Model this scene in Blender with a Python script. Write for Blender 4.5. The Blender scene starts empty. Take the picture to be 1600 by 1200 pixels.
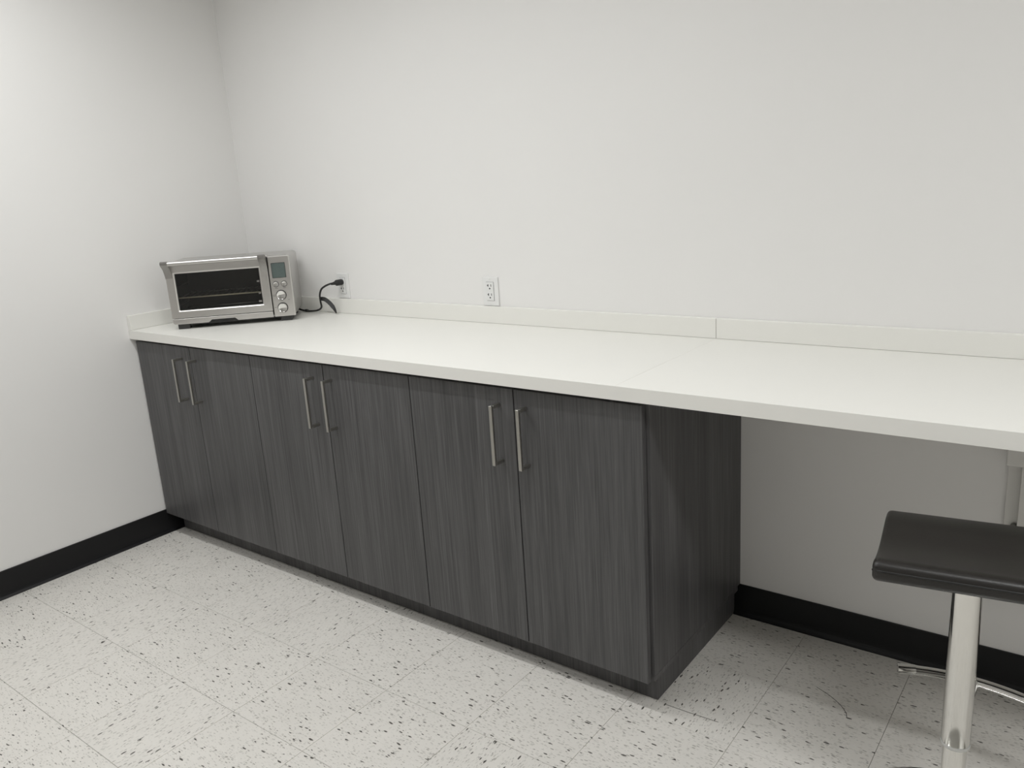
import bpy, bmesh, math, random
from mathutils import Vector, Matrix
R = math.radians
random.seed(7)
scene = bpy.context.scene
COL = scene.collection

# ------------------------------------------------------------------ camera
cam_d = bpy.data.cameras.new('camera')
cam_d.sensor_fit = 'HORIZONTAL'
cam_d.sensor_width = 36.0
cam_d.lens = 1262.61 / 1600 * 36.0
cam_d.clip_start = 0.05
cam = bpy.data.objects.new('camera', cam_d)
COL.objects.link(cam)
cam.matrix_world = (Matrix.Translation((3.2734, -2.2801, 1.4083)) @ Matrix.Rotation(0.6617, 4, 'Z')
                    @ Matrix.Rotation(1.3241, 4, 'X') @ Matrix.Rotation(-0.0652, 4, 'Z'))
scene.camera = cam

# ------------------------------------------------------------------ light
world = bpy.data.worlds.new('world')
scene.world = world
world.use_nodes = True
world.node_tree.nodes['Background'].inputs[0].default_value = (0.02, 0.02, 0.02, 1)
world.node_tree.nodes['Background'].inputs[1].default_value = 1.0
CEIL = 2.60
# (x, y, length along x, width along y, watts): the ceiling troffers of the room
TROFFERS = [(0.92, -1.21, 1.05, 0.06, 10.6), (2.00, -1.21, 1.05, 0.06, 7.0), (3.95, -1.58, 1.20, 0.24, 17.5), (1.10, -2.30, 1.20, 0.16, 10.5)]
for (lx, ly, sx, sy, w) in TROFFERS:
    ld = bpy.data.lights.new('troffer_light', 'AREA')
    ld.shape = 'RECTANGLE'
    ld.size, ld.size_y = sx, sy
    ld.energy = w
    ld.spread = R(162)
    ld.color = (0.985, 1.0, 1.0)
    lo = bpy.data.objects.new('troffer_light', ld)
    COL.objects.link(lo)
    lo.location = (lx, ly, CEIL - 0.03)
vs = scene.view_settings
vs.view_transform = 'Standard'
vs.look = 'None'
vs.gamma = 1.0
vs.use_curve_mapping = False
vs.exposure = 0.0

# ------------------------------------------------------------------ dimensions
H, TH = 0.9076, 0.0361            # worktop height and thickness
DC, DD, DK = 0.6274, 0.6089, 0.5423   # fronts of worktop, doors, plinth
W, WK, WD = 2.3733, 2.3558, 2.3648    # right ends of side panel, plinth, last door
ZB = 0.0909
XS = [0.008, 0.4021, 0.7863, 1.1854, 1.5788, 1.9722, WD]
HB = 0.1059
RX, RY = 5.00, -4.90              # far right and front limits of the room
SEAM = 2.300
HS = 0.0612

# ------------------------------------------------------------------ materials
def mat(name):
    m = bpy.data.materials.new(name)
    m.use_nodes = True
    nt = m.node_tree
    return m, nt, nt.nodes['Principled BSDF']

def N(nt, t, **kw):
    n = nt.nodes.new(t)
    for k, v in kw.items():
        setattr(n, k, v)
    return n

def simple(name, col, rough=0.5, metal=0.0, noise=0.0, nscale=40, bump=0.0, spec=0.5):
    m, nt, b = mat(name)
    b.inputs['Roughness'].default_value = rough
    b.inputs['Metallic'].default_value = metal
    b.inputs['Specular IOR Level'].default_value = spec
    tc = N(nt, 'ShaderNodeTexCoord')
    nz = N(nt, 'ShaderNodeTexNoise')
    nz.inputs['Scale'].default_value = nscale
    nz.inputs['Detail'].default_value = 4
    nt.links.new(tc.outputs['Object'], nz.inputs['Vector'])
    mx = N(nt, 'ShaderNodeMix', data_type='RGBA')
    mx.inputs['A'].default_value = (*[max(0, c * (1 - noise)) for c in col], 1)
    mx.inputs['B'].default_value = (*[min(1, c * (1 + noise)) for c in col], 1)
    nt.links.new(nz.outputs['Fac'], mx.inputs['Factor'])
    nt.links.new(mx.outputs['Result'], b.inputs['Base Color'])
    if bump:
        bp = N(nt, 'ShaderNodeBump')
        bp.inputs['Strength'].default_value = bump
        bp.inputs['Distance'].default_value = 0.001
        nt.links.new(nz.outputs['Fac'], bp.inputs['Height'])
        nt.links.new(bp.outputs['Normal'], b.inputs['Normal'])
    return m

def brushed(name, col, rough, scale=(4, 400, 400)):
    m, nt, b = mat(name)
    b.inputs['Metallic'].default_value = 1.0
    tc = N(nt, 'ShaderNodeTexCoord')
    mp = N(nt, 'ShaderNodeMapping')
    mp.inputs['Scale'].default_value = scale
    nz = N(nt, 'ShaderNodeTexNoise')
    nz.inputs['Scale'].default_value = 1.0
    nz.inputs['Detail'].default_value = 3
    nt.links.new(tc.outputs['Object'], mp.inputs['Vector'])
    nt.links.new(mp.outputs['Vector'], nz.inputs['Vector'])
    mx = N(nt, 'ShaderNodeMix', data_type='RGBA')
    mx.inputs['A'].default_value = (*[c * 0.95 for c in col], 1)
    mx.inputs['B'].default_value = (*[min(1, c * 1.04) for c in col], 1)
    nt.links.new(nz.outputs['Fac'], mx.inputs['Factor'])
    nt.links.new(mx.outputs['Result'], b.inputs['Base Color'])
    mr = N(nt, 'ShaderNodeMapRange')
    mr.inputs['To Min'].default_value = rough * 0.8
    mr.inputs['To Max'].default_value = rough * 1.2
    nt.links.new(nz.outputs['Fac'], mr.inputs['Value'])
    nt.links.new(mr.outputs['Result'], b.inputs['Roughness'])
    return m

def wood_laminate(name):
    m, nt, b = mat(name)
    b.inputs['Roughness'].default_value = 0.42
    b.inputs['Specular IOR Level'].default_value = 0.3
    tc = N(nt, 'ShaderNodeTexCoord')
    oi = N(nt, 'ShaderNodeObjectInfo')
    mul = N(nt, 'ShaderNodeMath', operation='MULTIPLY')
    mul.inputs[1].default_value = 37.0
    nt.links.new(oi.outputs['Random'], mul.inputs[0])
    add = N(nt, 'ShaderNodeVectorMath', operation='ADD')
    nt.links.new(tc.outputs['Object'], add.inputs[0])
    nt.links.new(mul.outputs[0], add.inputs[1])
    def layer(scale, detail, lo, hi, dist=0.0):
        mp = N(nt, 'ShaderNodeMapping')
        mp.inputs['Scale'].default_value = scale
        nt.links.new(add.outputs[0], mp.inputs['Vector'])
        nz = N(nt, 'ShaderNodeTexNoise')
        nz.inputs['Scale'].default_value = 1.0
        nz.inputs['Detail'].default_value = detail
        nz.inputs['Roughness'].default_value = 0.6
        nz.inputs['Distortion'].default_value = dist
        nt.links.new(mp.outputs['Vector'], nz.inputs['Vector'])
        mr = N(nt, 'ShaderNodeMapRange')
        mr.inputs['From Min'].default_value = 0.28
        mr.inputs['From Max'].default_value = 0.72
        mr.inputs['To Min'].default_value = lo
        mr.inputs['To Max'].default_value = hi
        nt.links.new(nz.outputs['Fac'], mr.inputs['Value'])
        return mr.outputs['Result']
    broad = layer((14, 14, 0.7), 3, 0.80, 1.20, 0.4)
    fine = layer((150, 150, 2.2), 5, 0.72, 1.28)
    pores = layer((420, 420, 7.0), 2, 0.80, 1.20)
    m1 = N(nt, 'ShaderNodeMath', operation='MULTIPLY')
    m2 = N(nt, 'ShaderNodeMath', operation='MULTIPLY')
    nt.links.new(broad, m1.inputs[0]); nt.links.new(fine, m1.inputs[1])
    nt.links.new(m1.outputs[0], m2.inputs[0]); nt.links.new(pores, m2.inputs[1])
    sc = N(nt, 'ShaderNodeVectorMath', operation='SCALE')
    sc.inputs[0].default_value = (0.091, 0.0895, 0.0905)
    nt.links.new(m2.outputs[0], sc.inputs['Scale'])
    nt.links.new(sc.outputs[0], b.inputs['Base Color'])
    bp = N(nt, 'ShaderNodeBump')
    bp.inputs['Strength'].default_value = 0.25
    bp.inputs['Distance'].default_value = 0.0005
    nt.links.new(m2.outputs[0], bp.inputs['Height'])
    nt.links.new(bp.outputs['Normal'], b.inputs['Normal'])
    return m

def vinyl_tile(name):
    m, nt, b = mat(name)
    b.inputs['Roughness'].default_value = 0.38
    b.inputs['Specular IOR Level'].default_value = 0.35
    tc = N(nt, 'ShaderNodeTexCoord')
    oi = N(nt, 'ShaderNodeObjectInfo')
    mul = N(nt, 'ShaderNodeMath', operation='MULTIPLY')
    mul.inputs[1].default_value = 53.0
    nt.links.new(oi.outputs['Random'], mul.inputs[0])
    add = N(nt, 'ShaderNodeVectorMath', operation='ADD')
    nt.links.new(tc.outputs['Object'], add.inputs[0])
    nt.links.new(mul.outputs[0], add.inputs[1])
    wob = N(nt, 'ShaderNodeTexNoise')
    wob.inputs['Scale'].default_value = 90
    nt.links.new(add.outputs[0], wob.inputs['Vector'])
    wsub = N(nt, 'ShaderNodeVectorMath', operation='SCALE')
    wsub.inputs['Scale'].default_value = 0.004
    nt.links.new(wob.outputs['Color'], wsub.inputs[0])
    wadd = N(nt, 'ShaderNodeVectorMath', operation='ADD')
    nt.links.new(add.outputs[0], wadd.inputs[0]); nt.links.new(wsub.outputs[0], wadd.inputs[1])
    def flecks(sx, sy, rot, thr, keep):
        mp = N(nt, 'ShaderNodeMapping')
        mp.inputs['Rotation'].default_value = (0, 0, rot)
        mp.inputs['Scale'].default_value = (sx, sy, 0)
        nt.links.new(wadd.outputs[0], mp.inputs['Vector'])
        v = N(nt, 'ShaderNodeTexVoronoi', voronoi_dimensions='2D')
        v.inputs['Scale'].default_value = 1.0
        nt.links.new(mp.outputs['Vector'], v.inputs['Vector'])
        sep = N(nt, 'ShaderNodeSeparateColor')
        nt.links.new(v.outputs['Color'], sep.inputs[0])
        # size of the chip varies from cell to cell
        sz = N(nt, 'ShaderNodeMath', operation='MULTIPLY'); sz.inputs[1].default_value = thr
        nt.links.new(sep.outputs[1], sz.inputs[0])
        lt = N(nt, 'ShaderNodeMath', operation='LESS_THAN')
        nt.links.new(v.outputs['Distance'], lt.inputs[0]); nt.links.new(sz.outputs[0], lt.inputs[1])
        k = N(nt, 'ShaderNodeMath', operation='LESS_THAN'); k.inputs[1].default_value = keep
        nt.links.new(sep.outputs[0], k.inputs[0])
        mm = N(nt, 'ShaderNodeMath', operation='MULTIPLY')
        nt.links.new(lt.outputs[0], mm.inputs[0]); nt.links.new(k.outputs[0], mm.inputs[1])
        tone = N(nt, 'ShaderNodeMath', operation='MULTIPLY')
        nt.links.new(mm.outputs[0], tone.inputs[0]); nt.links.new(sep.outputs[2], tone.inputs[1])
        return mm.outputs[0], tone.outputs[0]
    big = N(nt, 'ShaderNodeTexNoise'); big.inputs['Scale'].default_value = 9; big.inputs['Detail'].default_value = 3
    nt.links.new(add.outputs[0], big.inputs['Vector'])
    base = N(nt, 'ShaderNodeMix', data_type='RGBA')
    base.inputs['A'].default_value = (0.70, 0.675, 0.635, 1)
    base.inputs['B'].default_value = (0.78, 0.755, 0.710, 1)
    nt.links.new(big.outputs['Fac'], base.inputs['Factor'])
    cur = base.outputs['Result']
    for (sx, sy, rot, thr, keep, col, st) in [
            (80, 260, 0.10, 0.50, 0.50, (0.50, 0.485, 0.45, 1), 0.75),
            (85, 270, -0.12, 0.52, 0.34, (0.30, 0.283, 0.255, 1), 0.85),
            (80, 220, 0.25, 0.45, 0.20, (0.80, 0.78, 0.74, 1), 0.6),
            (58, 185, 0.05, 0.50, 0.055, (0.090, 0.084, 0.074, 1), 1.0)]:
        mask, tone = flecks(sx, sy, rot, thr, keep)
        f = N(nt, 'ShaderNodeMath', operation='MULTIPLY'); f.inputs[1].default_value = st
        nt.links.new(tone if st < 1 else mask, f.inputs[0])
        mx = N(nt, 'ShaderNodeMix', data_type='RGBA')
        nt.links.new(f.outputs[0], mx.inputs['Factor'])
        nt.links.new(cur, mx.inputs['A'])
        mx.inputs['B'].default_value = col
        cur = mx.outputs['Result']
    nt.links.new(cur, b.inputs['Base Color'])
    return m

M = {}
M['wall'] = simple('painted_wall', (0.855, 0.845, 0.83), 0.55, noise=0.012, nscale=3, bump=0.03)
M['ceiling'] = simple('ceiling_tile', (0.86, 0.86, 0.85), 0.9, noise=0.03, nscale=60)
M['wood'] = wood_laminate('grey_wood_laminate')
M['dark'] = simple('carcass_dark', (0.03, 0.03, 0.03), 0.7, noise=0.1)
M['white_lam'] = simple('white_laminate', (0.85, 0.842, 0.80), 0.33, noise=0.008, nscale=8, spec=0.4)
M['tile'] = vinyl_tile('vinyl_tile')
M['subfloor'] = simple('tile_adhesive', (0.24, 0.23, 0.21), 0.9, noise=0.2)
M['base'] = simple('black_vinyl', (0.008, 0.008, 0.009), 0.42, noise=0.15, nscale=200, bump=0.05, spec=0.3)
M['nickel'] = brushed('brushed_nickel', (0.44, 0.43, 0.40), 0.36, (300, 300, 6))
M['steel'] = brushed('brushed_steel', (0.66, 0.645, 0.625), 0.31)
M['steel_side'] = brushed('satin_steel', (0.60, 0.59, 0.575), 0.36, (300, 6, 300))
M['chrome'] = simple('chrome', (0.80, 0.795, 0.78), 0.06, 1.0, noise=0.01)
M['chrome_tube'] = simple('chrome_tube', (0.78, 0.775, 0.75), 0.10, 1.0, noise=0.02, nscale=25)
M['cap'] = simple('grey_metal_cap', (0.33, 0.32, 0.31), 0.35, 0.9, noise=0.05)
M['leather'] = simple('brown_black_leather', (0.0150, 0.0133, 0.0120), 0.36, noise=0.25, nscale=350, bump=0.25)
M['piping'] = simple('black_piping', (0.010, 0.010, 0.010), 0.45, noise=0.1)
M['plastic_white'] = simple('white_plastic', (0.82, 0.82, 0.81), 0.32, noise=0.01)
M['slot'] = simple('socket_slot', (0.03, 0.03, 0.03), 0.7, noise=0.05)
M['rubber'] = simple('black_rubber', (0.012, 0.012, 0.012), 0.5, noise=0.1)
M['foot'] = simple('dark_grey_plastic', (0.045, 0.045, 0.045), 0.5, noise=0.1)
M['cavity'] = simple('dark_oven_lining', (0.035, 0.033, 0.030), 0.45, 0.3, noise=0.2)
M['rack'] = simple('lit_rack_wire', (0.92, 0.84, 0.66), 0.40, 0.25, noise=0.02)  # pale cream stands in for the light caught by the front rail
M['lcd'] = simple('lcd_display', (0.105, 0.135, 0.128), 0.18, noise=0.12, nscale=60)
M['bezel'] = simple('black_gap', (0.02, 0.02, 0.02), 0.4, noise=0.05)
M['bracket'] = simple('painted_bracket', (0.74, 0.73, 0.70), 0.45, noise=0.02)
M['screw'] = simple('grey_screw', (0.25, 0.25, 0.24), 0.4, 0.7, noise=0.05)
M['mark'] = simple('scuff', (0.16, 0.15, 0.14), 0.6, noise=0.3, nscale=80)
M['print'] = simple('grey_print', (0.10, 0.10, 0.10), 0.6, noise=0.05)
M['clear_ring'] = simple('pale_plastic_ring', (0.62, 0.62, 0.60), 0.25, noise=0.03)
def glass_mat():
    m, nt, b = mat('smoked_glass')
    nt.nodes.remove(b)
    out = nt.nodes['Material Output']
    tr = N(nt, 'ShaderNodeBsdfTransparent')
    nz = N(nt, 'ShaderNodeTexNoise'); nz.inputs['Scale'].default_value = 6
    cr = N(nt, 'ShaderNodeMix', data_type='RGBA')
    cr.inputs['A'].default_value = (0.80, 0.80, 0.78, 1); cr.inputs['B'].default_value = (0.86, 0.855, 0.84, 1)
    nt.links.new(nz.outputs['Fac'], cr.inputs['Factor'])
    nt.links.new(cr.outputs['Result'], tr.inputs['Color'])
    gl = N(nt, 'ShaderNodeBsdfGlossy'); gl.inputs['Roughness'].default_value = 0.03
    fr = N(nt, 'ShaderNodeFresnel'); fr.inputs['IOR'].default_value = 1.45
    mx = N(nt, 'ShaderNodeMixShader')
    nt.links.new(fr.outputs[0], mx.inputs[0]); nt.links.new(tr.outputs[0], mx.inputs[1]); nt.links.new(gl.outputs[0], mx.inputs[2])
    nt.links.new(mx.outputs[0], out.inputs['Surface'])
    return m
M['glass'] = glass_mat()
def lamp_mat():
    m, nt, b = mat('lit_diffuser')
    b.inputs['Base Color'].default_value = (0.9, 0.9, 0.88, 1)
    b.inputs['Emission Color'].default_value = (1, 0.975, 0.94, 1)
    b.inputs['Emission Strength'].default_value = 3.0
    return m
M['diffuser'] = lamp_mat()

# ------------------------------------------------------------------ mesh helpers
def link(name, bm, m, parent=None, smooth=False, loc=None):
    me = bpy.data.meshes.new(name)
    bmesh.ops.recalc_face_normals(bm, faces=bm.faces[:])
    bm.to_mesh(me); bm.free()
    if smooth:
        for p in me.polygons: p.use_smooth = True
    me.materials.append(M[m])
    o = bpy.data.objects.new(name, me)
    COL.objects.link(o)
    if parent: o.parent = parent
    if loc: o.location = loc
    return o

def add_box(bm, x0, x1, y0, y1, z0, z1, bev=0.0, seg=2):
    r = bmesh.ops.create_cube(bm, size=1.0)
    vs_ = r['verts']
    for v in vs_:
        v.co = Vector(((x0 + x1) / 2 + v.co.x * (x1 - x0), (y0 + y1) / 2 + v.co.y * (y1 - y0), (z0 + z1) / 2 + v.co.z * (z1 - z0)))
    if bev:
        es = list({e for v in vs_ for e in v.link_edges})
        bmesh.ops.bevel(bm, geom=es, offset=bev, segments=seg, affect='EDGES', profile=0.5)
    return bm

def box(name, b, m, parent=None, bev=0.0, seg=2):
    """box about its own centre so object coordinates stay local"""
    x0, x1, y0, y1, z0, z1 = b
    c = Vector(((x0 + x1) / 2, (y0 + y1) / 2, (z0 + z1) / 2))
    bm = add_box(bmesh.new(), x0 - c.x, x1 - c.x, y0 - c.y, y1 - c.y, z0 - c.z, z1 - c.z, bev, seg)
    return link(name, bm, m, parent, False, c)

def add_tube(bm, pts, r, n=12, cap=True, flat=1.0):
    pts = [Vector(p) for p in pts]
    rings = []
    up = None
    for i, p in enumerate(pts):
        t = (pts[min(i + 1, len(pts) - 1)] - pts[max(i - 1, 0)]).normalized()
        if up is None:
            up = Vector((0, 0, 1)) if abs(t.z) < 0.9 else Vector((1, 0, 0))
        s = t.cross(up).normalized()
        up = s.cross(t).normalized()
        rr = r[i] if isinstance(r, (list, tuple)) else r
        rings.append([bm.verts.new(p + s * math.cos(a) * rr + up * math.sin(a) * rr * flat)
                      for a in [2 * math.pi * k / n for k in range(n)]])
    for a, b_ in zip(rings, rings[1:]):
        for k in range(n):
            bm.faces.new((a[k], a[(k + 1) % n], b_[(k + 1) % n], b_[k]))
    if cap:
        bm.faces.new(rings[0]); bm.faces.new(rings[-1][::-1])
    return bm

def smooth_path(pts, n=8):
    pts = [Vector(p) for p in pts]
    P = [pts[0]] + pts + [pts[-1]]
    out = []
    for i in range(1, len(P) - 2):
        for k in range(n):
            t = k / n
            a, b_, c, d = P[i - 1], P[i], P[i + 1], P[i + 2]
            out.append(0.5 * ((2 * b_) + (c - a) * t + (2 * a - 5 * b_ + 4 * c - d) * t * t + (3 * b_ - a - 3 * c + d) * t ** 3))
    out.append(pts[-1])
    return out

def add_lathe(bm, prof, n=40, axis='Z', c=(0, 0, 0)):
    c = Vector(c)
    rings = []
    for (r, z) in prof:
        if r < 1e-6:
            rings.append([bm.verts.new(c + (Vector((0, 0, z)) if axis == 'Z' else Vector((0, -z, 0))))])
        else:
            ring = []
            for k in range(n):
                a = 2 * math.pi * k / n
                v = Vector((r * math.cos(a), r * math.sin(a), z)) if axis == 'Z' else Vector((r * math.cos(a), -z, r * math.sin(a)))
                ring.append(bm.verts.new(c + v))
            rings.append(ring)
    for a, b_ in zip(rings, rings[1:]):
        for k in range(n):
            k2 = (k + 1) % n
            if len(a) == 1 and len(b_) == 1: continue
            if len(a) == 1: bm.faces.new((a[0], b_[k2], b_[k]))
            elif len(b_) == 1: bm.faces.new((a[k], a[k2], b_[0]))
            else: bm.faces.new((a[k], a[k2], b_[k2], b_[k]))
    return bm

def smooth_angle(o, ang=35):
    for p in o.data.polygons: p.use_smooth = True
    mo = o.modifiers.new('split', 'EDGE_SPLIT')
    mo.split_angle = R(ang)
    return o

def add_prism(bm, poly, y0, y1):
    """poly: (x, z) outline extruded along y"""
    a = [bm.verts.new((x, y0, z)) for x, z in poly]
    b_ = [bm.verts.new((x, y1, z)) for x, z in poly]
    bm.faces.new(a); bm.faces.new(b_[::-1])
    n = len(poly)
    for k in range(n):
        bm.faces.new((a[k], b_[k], b_[(k + 1) % n], a[(k + 1) % n]))
    return bm

def empty(name, label, cat, loc=(0, 0, 0), rz=0.0, group=None):
    o = bpy.data.objects.new(name, None)
    o.empty_display_size = 0.1
    COL.objects.link(o)
    o.location = loc
    o.rotation_euler = (0, 0, rz)
    return tag(o, label, cat, group)

def tag(o, label, cat, group=None):
    o['label'] = label
    o['category'] = cat
    if group: o['group'] = group
    return o

def struct(o, label=None, cat=None):
    o['kind'] = 'structure'
    if label: o['label'] = label
    if cat: o['category'] = cat
    return o

# ------------------------------------------------------------------ room shell
T = 0.12
struct(box('wall_back', (-T, RX + T, 0, T, -0.1, CEIL + 0.1), 'wall'), 'long white painted wall behind the countertop', 'wall')
struct(box('wall_left', (-T, 0, RY - T, 0, -0.1, CEIL + 0.1), 'wall'), 'white painted side wall left of the toaster oven', 'wall')
struct(box('wall_right', (RX, RX + T, RY - T, 0, -0.1, CEIL + 0.1), 'wall'), 'white painted wall at the far right end of the room', 'wall')
struct(box('wall_front', (0, RX, RY - T, RY, -0.1, CEIL + 0.1), 'wall'), 'white painted wall behind the viewer', 'wall')
struct(box('ceiling', (0, RX, RY, 0, CEIL, CEIL + 0.1), 'ceiling'), 'white ceiling above the room', 'ceiling')
floor = struct(box('floor', (0, RX, RY, 0, -0.10, -0.004), 'subfloor'), 'pale speckled vinyl tile floor', 'floor')

# floor tiles: 12 inch vinyl squares, one object each, turned at random
TS, OX, OY, GAP = 0.3048, 1.3690, -0.9126, 0.0009
tile_mesh = {}
i0 = -5
x_edges = [OX + TS * k for k in range(-5, 13)]
y_edges = [OY + TS * k for k in range(-14, 4)]
for xi in range(len(x_edges) - 1):
    for yi in range(len(y_edges) - 1):
        xa, xb = max(0.0, x_edges[xi]), min(RX, x_edges[xi + 1])
        ya, yb = max(RY, y_edges[yi]), min(0.0, y_edges[yi + 1])
        if xb - xa < 0.03 or yb - ya < 0.03: continue
        w, d = xb - xa - GAP, yb - ya - GAP
        full = abs(w + GAP - TS) < 0.003 and abs(d + GAP - TS) < 0.003
        key = (round(w, 3), round(d, 3))
        if key not in tile_mesh:
            o = box('tile', (-w / 2, w / 2, -d / 2, d / 2, -0.0019, 0.0019), 'tile', floor, 0.0005, 1)
            tile_mesh[key] = o.data
        else:
            o = bpy.data.objects.new('tile', tile_mesh[key])
            COL.objects.link(o)
            o.parent = floor
        fc = floor.location
        o.location = ((xa + xb) / 2 - fc.x, (ya + yb) / 2 - fc.y, -0.0019 - fc.z + random.uniform(-0.0002, 0.0))
        if full:
            o.rotation_euler[2] = random.choice((0, 0, 1, 2, 2, 3)) * math.pi / 2
# two dark scuffs left on the tiles beside the cabinet
def ribbon(name, pts, w):
    bm = bmesh.new()
    add_tube(bm, smooth_path([(p[0], p[1], 0.0003) for p in pts], 6), w, 6, True, 0.25)
    o = link(name, bm, 'mark')
    o.parent = floor
    o.location = -floor.location
    return o
ribbon('scuff_mark', [(2.697, -0.262), (2.735, -0.280), (2.770, -0.305), (2.792, -0.330), (2.800, -0.350)], 0.0011)
ribbon('scuff_mark', [(2.382, -0.548), (2.45, -0.546), (2.53, -0.542)], 0.0011)

# black vinyl cove base
def cove(name, length, label):
    # profile: x away from the wall, z up
    prof = [(0, 0), (0.016, 0), (0.0165, 0.0025), (0.0135, 0.0050), (0.0095, 0.0095), (0.0070, 0.016), (0.0062, 0.026), (0.0060, HB - 0.0015), (0.0045, HB), (0, HB)]
    bm = add_prism(bmesh.new(), prof, 0, length)
    o = link(name, bm, 'base')
    return struct(o, label, 'baseboard')
cove('baseboard_left', RY + 0.0, 'black vinyl cove base along the left wall')
o = cove('baseboard_back', RX - WK - 0.0005, 'black vinyl cove base along the back wall under the countertop')
o.rotation_euler[2] = R(-90); o.location = (WK + 0.0005, 0, 0)
o = cove('baseboard_right', RY + 0.02, 'black vinyl cove base along the right wall')
o.scale[0] = -1; o.location = (RX, -0.017, 0)

# ceiling troffers (out of frame, the source of the room's light)
for i, (lx, ly, sx, sy, w) in enumerate(TROFFERS):
    t = empty('ceiling_troffer', ['lit ceiling troffer above the toaster oven corner', 'lit ceiling troffer above the middle cabinet', 'lit ceiling troffer above the right end of the countertop',
                                  'lit ceiling troffer over the open floor left of the viewer'][i], 'ceiling light', (lx, ly, CEIL), 0, 'ceiling troffers')
    bm = bmesh.new()
    for (a, b_, c, d) in [(-sx/2-.02, sx/2+.02, -sy/2-.02, -sy/2), (-sx/2-.02, sx/2+.02, sy/2, sy/2+.02), (-sx/2-.02, -sx/2, -sy/2, sy/2), (sx/2, sx/2+.02, -sy/2, sy/2)]:
        add_box(bm, a, b_, c, d, -0.022, 0)
    link('frame', bm, 'plastic_white', t)
    box('diffuser', (-sx/2, sx/2, -sy/2, sy/2, -0.016, -0.004), 'diffuser', t)

# ------------------------------------------------------------------ base cabinets
def handle(parent, hx, hz0, hz1, y_face):
    """square bar pull standing 35 mm off the door"""
    s = 0.0050
    bm = bmesh.new()
    add_box(bm, -s, s, -0.0400, -0.0315, hz0, hz1, 0.0006, 1)
    add_box(bm, -s, s, -0.0320, 0.0, hz1 - 0.0095, hz1, 0.0006, 1)
    add_box(bm, -s, s, -0.0320, 0.0, hz0, hz0 + 0.0095, 0.0006, 1)
    return link('handle', bm, 'nickel', parent)

CAB = [('grey wood-grain base cabinet in the corner below the toaster oven', XS[0:3], 0.008, XS[2]),
       ('grey wood-grain base cabinet in the middle of the row of three', XS[2:5], XS[2], XS[4]),
       ('grey wood-grain base cabinet at the open end of the row, side panel showing', XS[4:7], XS[4], W)]
HX = [0.339, 0.436, 1.1325, 1.223, 1.921, 2.012]
zt = H - TH - 0.0115
k = 0
for ci, (lab, xs, xa, xb) in enumerate(CAB):
    c = empty('base_cabinet', lab, 'cabinet', ((xa + xb) / 2, -0.30, ZB), 0, 'base cabinets under the countertop')
    cx = (xa + xb) / 2
    top = H - TH - 0.001
    def cb(name, b, m, bev=0.0006):
        x0, x1, y0, y1, z0, z1 = b
        return box(name, (x0 - cx, x1 - cx, y0 + 0.30, y1 + 0.30, z0 - ZB, z1 - ZB), m, c, bev, 1)
    pt = 0.016
    yb_, yf = -0.020, -DD + 0.0215
    cb('side_panel', (xa + 0.0004, xa + pt, yf, yb_, ZB + 0.0005, top), 'wood' if ci < 2 else 'wood')
    if ci < 2:
        cb('side_panel', (xb - pt, xb - 0.0004, yf, yb_, ZB + 0.0005, top), 'wood')
    else:
        cb('side_panel', (xb - 0.018, xb, yf, -0.0005 - 0.0005, 0.1065, top), 'wood', 0.001)
        cb('side_skirt', (xb - 0.018, xb - 0.0002, yf, -0.020, ZB + 0.0005, 0.1062), 'wood', 0.0004)
    cb('bottom_panel', (xa + pt, xb - 0.019, yf, yb_, ZB + 0.0005, ZB + pt), 'dark')
    cb('back_panel', (xa + pt, xb - 0.019, yb_ - 0.006, yb_, ZB + pt, top), 'dark')
    cb('top_rail', (xa + pt, xb - 0.019, yf, yf + 0.09, top - pt, top), 'dark')
    for j in (0, 1):
        x0, x1 = xs[j] + 0.0017, xs[j + 1] - 0.0017
        dcx, dcz = (x0 + x1) / 2, (ZB + zt) / 2
        dr = cb('door', (x0, x1, -DD, -DD + 0.0185, ZB, zt), 'wood', 0.0009)
        h = handle(dr, 0, 0.644 - dcz, 0.8165 - dcz, 0)
        h.location = (HX[k] - dcx, -0.00925, 0)
        k += 1

# plinth under the three cabinets
p = empty('toe_kick', 'dark grey wood-grain plinth recessed under the row of cabinets', 'plinth', (WK / 2, -DK / 2, 0))
box('front_board', (0.018 - WK/2, WK/2, -DK/2, -DK/2 + 0.016, 0.0005, ZB - 0.0005), 'wood', p, 0.0006, 1)
box('side_board', (WK/2 - 0.016, WK/2, -DK/2 + 0.0165, DK/2 - 0.001, 0.0005, ZB - 0.0005), 'wood', p, 0.0006, 1)

# ------------------------------------------------------------------ worktop
ct = empty('countertop', 'long white laminate countertop running along the back wall', 'countertop', (0, 0, H - TH))
def ctb(name, b, bev=0.001, lab=None):
    x0, x1, y0, y1, z0, z1 = b
    o = box(name, (x0, x1, y0, y1, z0 - (H - TH), z1 - (H - TH)), 'white_lam', ct, bev, 2)
    if lab: o['label'] = lab
    return o
ctb('slab', (0.0005, SEAM - 0.0002, -DC + 0.0016, -0.0005, H - TH, H), 0.0005)
ctb('slab', (SEAM + 0.0002, RX - 0.0005, -DC + 0.0016, -0.0005, H - TH, H), 0.0005)
ctb('edge_strip', (0.0005, RX - 0.0005, -DC, -DC + 0.0014, H - TH, H - 0.0002), 0.0004)
def splash(b, lab):
    o = box('backsplash', b, 'white_lam', None, 0.0014, 2)
    return tag(o, lab, 'backsplash', 'white backsplash strips')
splash((0.0200, SEAM - 0.0006, -0.0190, -0.0004, H + 0.0003, H + HS), 'long white backsplash strip below the two wall outlets')
splash((SEAM + 0.0006, RX - 0.0005, -0.0190, -0.0004, H + 0.0003, H + HS), 'white backsplash strip along the right part of the countertop')
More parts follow.
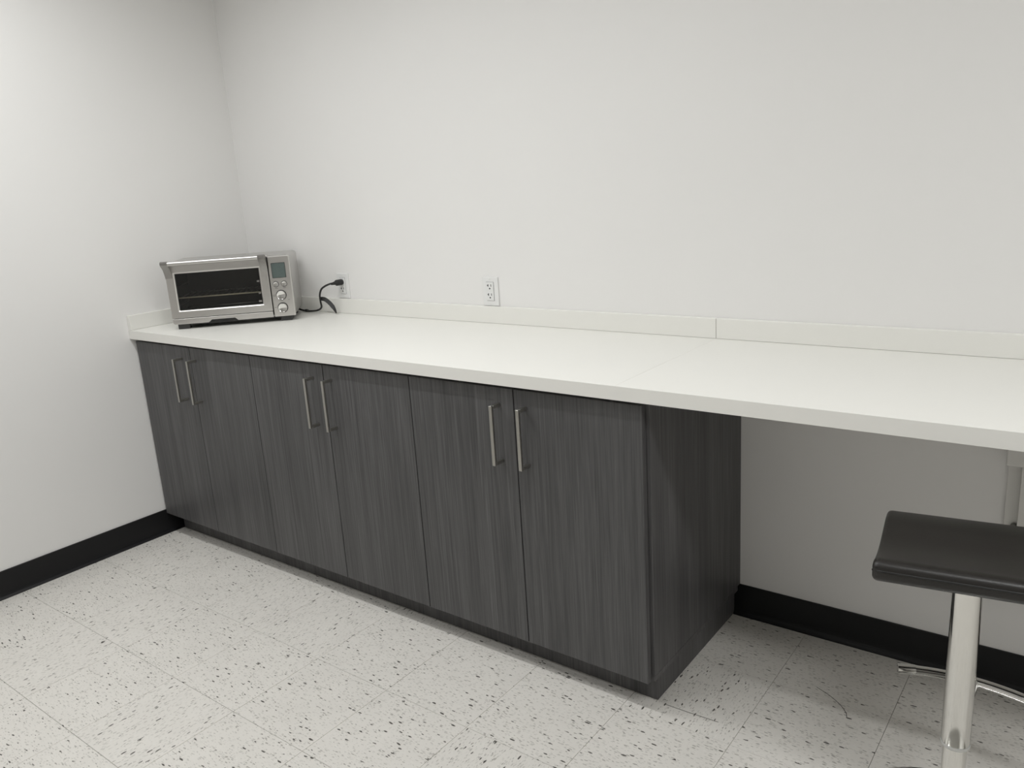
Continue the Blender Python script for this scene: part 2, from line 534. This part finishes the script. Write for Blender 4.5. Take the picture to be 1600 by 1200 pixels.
splash((0.0005, 0.0190, -DC + 0.002, -0.0195, H + 0.0003, H + HS), 'short white backsplash strip on the left wall beside the toaster oven')

# support bracket under the open end
sb = empty('support_bracket', 'painted wall bracket holding up the countertop behind the bar stool', 'bracket', (3.095, 0, 0.455))
box('backing_strip', (3.077 - 3.095, 3.107 - 3.095, -0.010, -0.0003, 0.0, 0.185), 'bracket', sb, 0.001, 1)
box('channel', (3.108 - 3.095, 3.150 - 3.095, -0.034, -0.0003, 0.0, 0.185), 'bracket', sb, 0.002, 2)
box('bearer', (3.074 - 3.095, 3.152 - 3.095, -0.045, -0.0003, 0.186, H - TH - 0.455 - 0.0005), 'bracket', sb, 0.003, 2)
bm = add_lathe(bmesh.new(), [(0.0, 0.0145), (0.0045, 0.0142), (0.0075, 0.0125), (0.0080, 0.0095), (0.0080, 0.0)], 16, 'Y', (3.100 - 3.095, -0.008, 0.016))
link('screw', bm, 'screw', sb, True)

# ------------------------------------------------------------------ wall outlets
def outlet(x, zc, label):
    e = empty('wall_outlet', label, 'outlet', (x, 0, zc), 0, 'white wall outlets above the countertop')
    box('cover_plate', (-0.0355, 0.0355, -0.0060, -0.0002, -0.0525, 0.0525), 'plastic_white', e, 0.0022, 2)
    r = box('receptacle', (-0.0166, 0.0166, -0.0085, -0.0060, -0.0335, 0.0335), 'plastic_white', e, 0.0010, 2)
    bm = bmesh.new()
    add_box(bm, -0.0174, 0.0174, -0.00625, -0.0061, -0.0343, 0.0343)
    link('gap', bm, 'print', e)
    for s in (1, -1):
        z = 0.0165 * s
        f = box('socket_face', (-0.0145, 0.0145, -0.0008, 0.0004, z - 0.0135, z + 0.0135), 'plastic_white', r, 0.0003, 1)
        f.location.y = -0.0016
        y0, y1 = -0.0023, -0.0017
        box('slot', (-0.0080, -0.0052, y0, y1, z + 0.0008, z + 0.0102), 'slot', r)
        box('slot', (-0.0116, -0.0080, y0, y1, z + 0.0038, z + 0.0070), 'slot', r)
        box('slot', (0.0052, 0.0080, y0, y1, z + 0.0012, z + 0.0098), 'slot', r)
        bm = add_lathe(bmesh.new(), [(0, 0.0006), (0.0031, 0.0006), (0.0031, 0)], 12, 'Y', (0, y1, z - 0.0058))
        link('ground_hole', bm, 'slot', r)
    for s in (1, -1):
        bm = add_lathe(bmesh.new(), [(0, 0.0012), (0.0024, 0.0010), (0.0030, 0.0)], 14, 'Y', (0, -0.0060, 0.0445 * s))
        link('screw', bm, 'plastic_white', e, True)
    return e
ZO = H + HS + 0.001 + 0.0525
outlet(0.6350, ZO, 'white wall outlet with the black oven plug in it')
outlet(1.4310, ZO, 'white wall outlet with both sockets empty')

# ------------------------------------------------------------------ toaster oven
OV = Vector((0.3825, -0.3755, H + 0.0003))
OA = R(45.36)
ov = empty('toaster_oven', 'brushed stainless steel toaster oven angled into the counter corner', 'toaster oven', OV, OA)
YF = -0.012                       # plane of the door and control panel
BX0, BX1, BZ0, BZ1, BD = -0.236, 0.246, 0.020, 0.268, 0.243
CX0, CX1, CZ0, CZ1, CD = -0.215, 0.140, 0.050, 0.240, 0.225
# outer shell: rounded sleeve, open at the front
bm = bmesh.new()
def rrect(x0, x1, z0, z1, r, n=5):
    pts = []
    for (cx_, cz_, a0) in [(x1 - r, z1 - r, 0), (x0 + r, z1 - r, 90), (x0 + r, z0 + r, 180), (x1 - r, z0 + r, 270)]:
        for k_ in range(n + 1):
            a = R(a0 + 90 * k_ / n)
            pts.append((cx_ + r * math.cos(a), cz_ + r * math.sin(a)))
    return pts
outer = rrect(BX0, BX1, BZ0, BZ1, 0.016)
inner = rrect(BX0 + 0.006, BX1 - 0.006, BZ0 + 0.006, BZ1 - 0.006, 0.011)
n_ = len(outer)
A = [bm.verts.new((x, 0.004, z)) for x, z in outer]; B = [bm.verts.new((x, BD, z)) for x, z in outer]
Cc = [bm.verts.new((x, 0.004, z)) for x, z in inner]; D = [bm.verts.new((x, BD - 0.006, z)) for x, z in inner]
for k_ in range(n_):
    k2 = (k_ + 1) % n_
    bm.faces.new((A[k_], A[k2], B[k2], B[k_])); bm.faces.new((A[k_], Cc[k_], Cc[k2], A[k2])); bm.faces.new((Cc[k_], D[k_], D[k2], Cc[k2]))
bm.faces.new(B); bm.faces.new(D[::-1])
smooth_angle(link('shell', bm, 'steel_side', ov), 40)
# dark front bulkhead ring + cavity
bm = bmesh.new()
for b_ in [(CX0 - 0.004, CX1 + 0.004, 0.006, CD, CZ0 - 0.004, CZ0), (CX0 - 0.004, CX1 + 0.004, 0.006, CD, CZ1, CZ1 + 0.004),
           (CX0 - 0.004, CX0, 0.006, CD, CZ0, CZ1), (CX1, CX1 + 0.004, 0.006, CD, CZ0, CZ1), (CX0, CX1, CD - 0.004, CD, CZ0, CZ1)]:
    add_box(bm, *b_)
cav = link('cavity', bm, 'cavity', ov)
for z in (0.095, 0.122, 0.170):   # shelf guides pressed in both side walls
    for xa, xb in ((CX0, CX0 + 0.006), (CX1 - 0.006, CX1)):
        box('shelf_guide', (xa, xb, 0.020, 0.200, z - 0.004, z - 0.001), 'cap', cav)
bm = bmesh.new()
for (x0, x1, z0, z1) in [(BX0 + 0.007, BX1 - 0.007, BZ0 + 0.007, CZ0 - 0.004), (BX0 + 0.007, BX1 - 0.007, CZ1 + 0.004, BZ1 - 0.007),
                         (BX0 + 0.007, CX0 - 0.004, CZ0 - 0.004, CZ1 + 0.004), (CX1 + 0.004, BX1 - 0.007, CZ0 - 0.004, CZ1 + 0.004)]:
    add_box(bm, x0, x1, 0.006, 0.010, z0, z1)
link('bulkhead', bm, 'bezel', ov)
# wire rack: light and shade painted in, pale front rail, darker wires behind
bm = bmesh.new()
zr = 0.1245
add_tube(bm, [(CX0 + 0.007, 0.200, zr), (CX1 - 0.007, 0.200, zr)], 0.0022, 8)
for k_ in range(15):
    x = CX0 + 0.018 + k_ * (CX1 - CX0 - 0.036) / 14
    add_tube(bm, [(x, 0.0075, zr + 0.0032), (x, 0.201, zr + 0.0032)], 0.0012, 6)
rk = link('rack', bm, 'cap', ov, True)  # darker metal puts the shade of the oven interior into these wires
bm = add_tube(bmesh.new(), [(CX0 + 0.007, 0.0068, zr), (CX1 - 0.007, 0.0068, zr)], 0.0029, 10)
link('front_rail', bm, 'rack', rk, True)  # same rack, with the front light painted into a brighter colour
for y, z in ((0.06, 0.066), (0.16, 0.066), (0.05, 0.226), (0.11, 0.226), (0.17, 0.226)):
    bm = add_tube(bmesh.new(), [(CX0 + 0.001, y, z), (CX1 - 0.001, y, z)], 0.004, 8)
    link('heating_element', bm, 'cap', cav, True)
# door: steel frame around a smoked pane
DX0, DX1, DZ0, DZ1 = -0.239, 0.1565, 0.0455, 0.2640
WX0, WX1, WZ0, WZ1 = -0.2045, 0.1205, 0.0770, 0.2225
def frame(bm, o_, i_, y0, y1, slope):
    (ax0, ax1, az0, az1), (bx0, bx1, bz0, bz1) = o_, i_
    O4 = [(ax0, az0), (ax1, az0), (ax1, az1), (ax0, az1)]
    I4 = [(bx0, bz0), (bx1, bz0), (bx1, bz1), (bx0, bz1)]
    J4 = [(bx0 - slope, bz0 - slope), (bx1 + slope, bz0 - slope), (bx1 + slope, bz1 + slope), (bx0 - slope, bz1 + slope)]
    of = [bm.verts.new((x, y0, z)) for x, z in O4]; ob = [bm.verts.new((x, y1, z)) for x, z in O4]
    jf = [bm.verts.new((x, y0, z)) for x, z in J4]
    im = [bm.verts.new((x, y0 + slope * 0.9, z)) for x, z in I4]; ib = [bm.verts.new((x, y1, z)) for x, z in I4]
    for k_ in range(4):
        k2 = (k_ + 1) % 4
        for q in ((of[k_], of[k2], jf[k2], jf[k_]), (jf[k_], jf[k2], im[k2], im[k_]), (im[k_], im[k2], ib[k2], ib[k_]),
                  (ib[k_], ib[k2], ob[k2], ob[k_]), (ob[k_], ob[k2], of[k2], of[k_])):
            bm.faces.new(q)
bm = bmesh.new()
frame(bm, (DX0, DX1, DZ0, DZ1), (WX0, WX1, WZ0, WZ1), YF, 0.003, 0.005)
door = link('door', bm, 'steel', ov)
bv = door.modifiers.new('bevel', 'BEVEL'); bv.width = 0.0018; bv.segments = 2; bv.limit_method = 'ANGLE'
box('window_pane', (WX0 - 0.003, WX1 + 0.003, -0.0055, -0.0025, WZ0 - 0.003, WZ1 + 0.003), 'glass', door)
# printed rack position marks on the pane
for z, w_ in ((0.170, 0.010), (0.122, 0.009), (0.089, 0.012)):
    box('printed_mark', (WX1 - 0.003 - w_, WX1 - 0.003, -0.0058, -0.0056, z - 0.0035 * (1 if w_ < .0115 else 1.2), z + 0.0035), 'cap', door)
# flared side wings carrying the handle
for s, xa in ((-1, DX0), (1, DX1)):
    bm = bmesh.new()
    x_in = xa - s * 0.026
    prof = [(YF + 0.001, 0.205), (YF - 0.006, 0.222), (YF - 0.020, 0.243), (YF - 0.042, 0.2585), (YF - 0.050, 0.2640), (YF - 0.050, 0.2730),
            (YF - 0.040, 0.2775), (YF - 0.020, 0.2740), (YF + 0.001, 0.2640)]
    x0, x1 = sorted((xa + s * 0.0005, x_in))
    a_ = [bm.verts.new((x0, y, z)) for y, z in prof]; b2 = [bm.verts.new((x1, y, z)) for y, z in prof]
    bm.faces.new(a_); bm.faces.new(b2[::-1])
    for k_ in range(len(prof)):
        k2 = (k_ + 1) % len(prof)
        bm.faces.new((a_[k_], b2[k_], b2[k2], a_[k2]))
    wg = smooth_angle(link('handle_mount', bm, 'cap', door), 35)
    bv = wg.modifiers.new('bevel', 'BEVEL'); bv.width = 0.002; bv.segments = 2; bv.limit_method = 'ANGLE'
bm = add_tube(bmesh.new(), [(DX0 + 0.0255, YF - 0.040, 0.2670), (DX1 - 0.0255, YF - 0.040, 0.2670)], 0.0088, 20)
smooth_angle(link('handle', bm, 'steel_side', door))
# crumb tray front with its notched grip
bm = add_prism(bmesh.new(), [(-0.2375, 0.0430), (-0.2375, 0.0270), (-0.2320, 0.0215), (-0.1000, 0.0205), (-0.0880, 0.0310), (0.0040, 0.0310), (0.0160, 0.0200), (0.1560, 0.0200), (0.1560, 0.0430)], YF, 0.004)
tr = link('crumb_tray', bm, 'steel', ov)
bv = tr.modifiers.new('bevel', 'BEVEL'); bv.width = 0.001; bv.segments = 2; bv.limit_method = 'ANGLE'
box('tray_recess_shade', (-0.110, 0.030, 0.0006, 0.0030, 0.0145, 0.0330), 'bezel', ov)  # dark plate standing in for the shade inside the grip notch
# control panel
px0, px1, pz0, pz1 = 0.1600, 0.2455, 0.0200, 0.2660
bm = bmesh.new()
po = rrect(px0, px1, pz0, pz1, 0.004, 3)
po = [(x, z) if x < 0.2 else (x, z) for x, z in po]
add_prism(bm, po, YF, 0.0035)
pn = link('control_panel', bm, 'steel', ov)
bv = pn.modifiers.new('bevel', 'BEVEL'); bv.width = 0.0035; bv.segments = 3; bv.limit_method = 'ANGLE'; bv.angle_limit = R(60)
dz0, dz1, dx0, dx1 = 0.1780, 0.2370, 0.1725, 0.2255
b1 = bmesh.new(); add_prism(b1, rrect(dx0 - 0.001, dx1 + 0.001, dz0 - 0.001, dz1 + 0.001, 0.002, 2), YF - 0.0010, YF + 0.001)
link('display_bezel', b1, 'bezel', pn)
b1 = bmesh.new(); add_prism(b1, rrect(dx0 + 0.0008, dx1 - 0.0008, dz0 + 0.0008, dz1 - 0.0008, 0.0015, 2), YF - 0.0016, YF - 0.0005)
link('display', b1, 'lcd', pn)
def knob(name, x, z, r, dep):
    bm = add_lathe(bmesh.new(), [(r * 1.16, 0.0), (r * 1.16, 0.0012), (r * 1.02, 0.0014)], 28, 'Y', (x, YF, z))
    link(name + '_ring', bm, 'bezel', pn)
    bm = add_lathe(bmesh.new(), [(r, 0.0), (r * 0.985, dep * 0.85), (r * 0.92, dep), (r * 0.80, dep * 0.93), (0, dep * 0.86)], 28, 'Y', (x, YF - 0.0006, z))
    o_ = link(name, bm, 'chrome', pn)
    smooth_angle(o_, 30)
    return o_
knob('button', 0.1815, 0.1520, 0.0105, 0.005)
knob('button', 0.2140, 0.1520, 0.0105, 0.005)
knob('dial', 0.1975, 0.1070, 0.0180, 0.014)
knob('dial', 0.1975, 0.0560, 0.0180, 0.014)
for (x0, x1, z) in [(0.1640, 0.1745, 0.109), (0.1640, 0.1745, 0.104), (0.1655, 0.1720, 0.058), (0.176, 0.187, 0.136), (0.209, 0.219, 0.136), (0.2205, 0.2290, 0.087)]:
    box('printed_legend', (x0, x1, YF - 0.0003, YF - 0.00005, z - 0.0006, z + 0.0006), 'print', pn)
# feet
for x in (-0.2020, 0.2045):
    for y in (0.002, 0.190):
        box('foot', (x - 0.0225, x + 0.0225, y, y + 0.030, 0.0, 0.0215), 'foot', ov, 0.002, 2)
box('underside', (BX0 + 0.012, BX1 - 0.012, 0.008, BD - 0.01, 0.0140, 0.0198), 'foot', ov, 0.001, 1)
# power cord: leaves the back, lies on the counter, climbs to the outlet
inv = (Matrix.Translation(OV) @ Matrix.Rotation(OA, 4, 'Z')).inverted()
def loc(pts): return [inv @ Vector(p_) for p_ in pts]
cord_pts = [(0.352, -0.0450, 0.930), (0.375, -0.0440, 0.9185), (0.410, -0.0450, 0.9132), (0.445, -0.0470, 0.9130), (0.505, -0.0530, 0.9190), (0.551, -0.0650, 0.9360),
            (0.566, -0.0780, 0.9660), (0.576, -0.0850, 0.9950), (0.593, -0.0850, 1.0200), (0.617, -0.0720, 1.0350), (0.634, -0.0500, 1.0405)]
bm = add_tube(bmesh.new(), smooth_path(loc(cord_pts), 8), 0.0040, 10)
cd = link('power_cord', bm, 'rubber', ov, True)
# plug body on the upper socket
zp = ZO + 0.0165
bm = add_tube(bmesh.new(), loc([(0.634, -0.066, zp - 0.001), (0.634, -0.046, zp), (0.635, -0.040, zp), (0.635, -0.0135, zp), (0.635, -0.0092, zp)]), [0.0048, 0.0075, 0.0125, 0.0130, 0.0115], 14)
smooth_angle(link('plug', bm, 'rubber', cd), 40)
# strap that ties the cord, one tail hanging down to the counter
sp = smooth_path(loc([(0.566, -0.0785, 0.966), (0.571, -0.0760, 0.9745), (0.586, -0.0690, 0.9720), (0.606, -0.0610, 0.9540), (0.622, -0.0570, 0.9330), (0.630, -0.0540, 0.9125)]), 6)
fwd = inv.to_3x3() @ Vector((0.78, -0.60, 0.12))
bm = bmesh.new()
prev = None
for i_, p_ in enumerate(sp):
    t_ = (sp[min(i_ + 1, len(sp) - 1)] - sp[max(i_ - 1, 0)]).normalized()
    w_ = t_.cross(fwd).normalized()
    f_ = w_.cross(t_).normalized()
    hw = 0.0085 * min(1.0, 0.35 + 0.11 * i_, 0.25 + 0.09 * (len(sp) - 1 - i_))
    ring = [bm.verts.new(p_ + w_ * a_ * hw + f_ * c_ * 0.0007) for a_, c_ in ((-1, -1), (1, -1), (1, 1), (-1, 1))]
    if prev:
        for k_ in range(4): bm.faces.new((prev[k_], prev[(k_ + 1) % 4], ring[(k_ + 1) % 4], ring[k_]))
    else:
        bm.faces.new(ring)
    prev = ring
bm.faces.new(prev[::-1])
link('cord_strap', bm, 'rubber', cd)
bm = add_tube(bmesh.new(), loc([(0.415, -0.0455, 0.9140), (0.428, -0.0465, 0.9146), (0.440, -0.0475, 0.9140)]), [0.0050, 0.0064, 0.0050], 10)
link('cord_tie', bm, 'rubber', cd, True)

# ------------------------------------------------------------------ bar stool
SX, SY = 3.0855, -0.661
st = empty('bar_stool', 'dark leather bar stool on a chrome column', 'bar stool', (SX, SY, 0))
bm = add_lathe(bmesh.new(), [(0, 0.0), (0.222, 0.0), (0.225, 0.004), (0.222, 0.010), (0.205, 0.0145), (0.15, 0.020), (0.08, 0.027), (0.045, 0.033), (0.033, 0.040), (0.030, 0.048), (0, 0.048)], 64)
smooth_angle(link('base', bm, 'chrome_tube', st), 40)
bm = add_lathe(bmesh.new(), [(0, 0.040), (0.0222, 0.040), (0.0222, 0.30), (0, 0.30)], 40)
smooth_angle(link('lower_tube', bm, 'chrome_tube', st), 40)
bm = add_lathe(bmesh.new(), [(0.0226, 0.249), (0.0262, 0.249), (0.0272, 0.252), (0.0272, 0.2555), (0.0226, 0.2555)], 40)
smooth_angle(link('sleeve_ring', bm, 'clear_ring', st), 40)
bm = add_lathe(bmesh.new(), [(0.0230, 0.256), (0.0258, 0.256), (0.0265, 0.2575), (0.0265, 0.6055), (0, 0.6055)], 48)
smooth_angle(link('column', bm, 'chrome_tube', st), 40)
# footrest: bowed bar on a short arm
fr = [(0.152 * t, 0.242 - 0.033 * t * t, 0.250) for t in [k_ / 8 for k_ in range(-8, 9)]]
bm = add_tube(bmesh.new(), fr, 0.0105, 16)
ft = smooth_angle(link('footrest', bm, 'chrome', st), 40)
bm = add_tube(bmesh.new(), [(0, 0.020, 0.250), (0, 0.236, 0.250)], 0.0095, 14)
smooth_angle(link('footrest_arm', bm, 'chrome', ft), 40)
for s in (0, -1):
    a_, b_ = Vector(fr[s]), Vector(fr[1 if s == 0 else -2])
    d_ = (b_ - a_).normalized()
    bm = add_tube(bmesh.new(), [a_ - d_ * 0.001, a_ + d_ * 0.036], 0.0116, 16)
    smooth_angle(link('end_cap', bm, 'chrome', ft), 40)
# seat: padded shell, higher along the near edge
def seat_z(n):
    t = (n + 0.145) / 0.365
    return 0.6985 - 0.040 * (1 - (1 - min(1, t / 0.55)) ** 2) - 0.012 * max(0, (t - 0.75) / 0.25) ** 2
u_ = Vector((math.cos(R(8.5)), math.sin(R(8.5)), 0)); nrm = Vector((-math.sin(R(8.5)), math.cos(R(8.5)), 0))
NU, NN, TK = 10, 36, 0.045
UL, UR, N0, N1 = -0.159, 0.166, -0.146, 0.221
bm = bmesh.new()
g = {}
for i in range(NU + 1):
    for j in range(NN + 1):
        u = UL + (UR - UL) * i / NU; n = N0 + (N1 - N0) * j / NN
        for L, dz in ((0, 0.0), (1, -TK)):
            p_ = u_ * u + nrm * n
            roll = 0.013 * max(0.0, (-0.116 - n) / 0.030) ** 2 if L == 0 else 0.0
            g[i, j, L] = bm.verts.new((p_.x, p_.y, seat_z(n) + dz - roll))
for i in range(NU):
    for j in range(NN):
        bm.faces.new((g[i, j, 0], g[i + 1, j, 0], g[i + 1, j + 1, 0], g[i, j + 1, 0]))
        bm.faces.new((g[i, j, 1], g[i, j + 1, 1], g[i + 1, j + 1, 1], g[i + 1, j, 1]))
for i in range(NU):
    bm.faces.new((g[i, 0, 0], g[i, 0, 1], g[i + 1, 0, 1], g[i + 1, 0, 0])); bm.faces.new((g[i, NN, 0], g[i + 1, NN, 0], g[i + 1, NN, 1], g[i, NN, 1]))
for j in range(NN):
    bm.faces.new((g[0, j, 0], g[0, j + 1, 0], g[0, j + 1, 1], g[0, j, 1])); bm.faces.new((g[NU, j, 0], g[NU, j, 1], g[NU, j + 1, 1], g[NU, j + 1, 0]))
seat = link('seat', bm, 'leather', st, True)
bv = seat.modifiers.new('bevel', 'BEVEL'); bv.width = 0.0165; bv.segments = 6; bv.limit_method = 'ANGLE'; bv.angle_limit = R(50)
# piping round the rim
rim = []
RAD = 0.014
def rimpt(u, n): 
    p_ = u_ * u + nrm * n
    return Vector((p_.x, p_.y, seat_z(min(max(n, N0), N1)) - 0.0245))
cs = [(UL, N0, 1, 1), (UR, N0, -1, 1), (UR, N1, -1, -1), (UL, N1, 1, -1)]
for (cu, cn, su, sn), a0 in zip(cs, (180, 270, 0, 90)):
    for k_ in range(6):
        a = R(a0 + 90 * k_ / 5)
        rim.append(rimpt(cu + su * RAD + math.cos(a) * (RAD - 0.0003), cn + sn * RAD + math.sin(a) * (RAD - 0.0003)))
full = []
for a_, b_ in zip(rim, rim[1:] + rim[:1]):
    m_ = max(1, int((b_ - a_).length / 0.02))
    for k_ in range(m_):
        p_ = a_.lerp(b_, k_ / m_)
        n = p_.dot(nrm)
        p_.z = seat_z(min(max(n, N0), N1)) - 0.0245
        full.append(p_)
full.append(full[0].copy())
bm = add_tube(bmesh.new(), full, 0.0019, 8, False)
link('piping', bm, 'piping', seat, True)
box('seat_plate', (-0.04, 0.04, -0.04, 0.04, 0.6060, 0.6130), 'rubber', st, 0.002, 1)
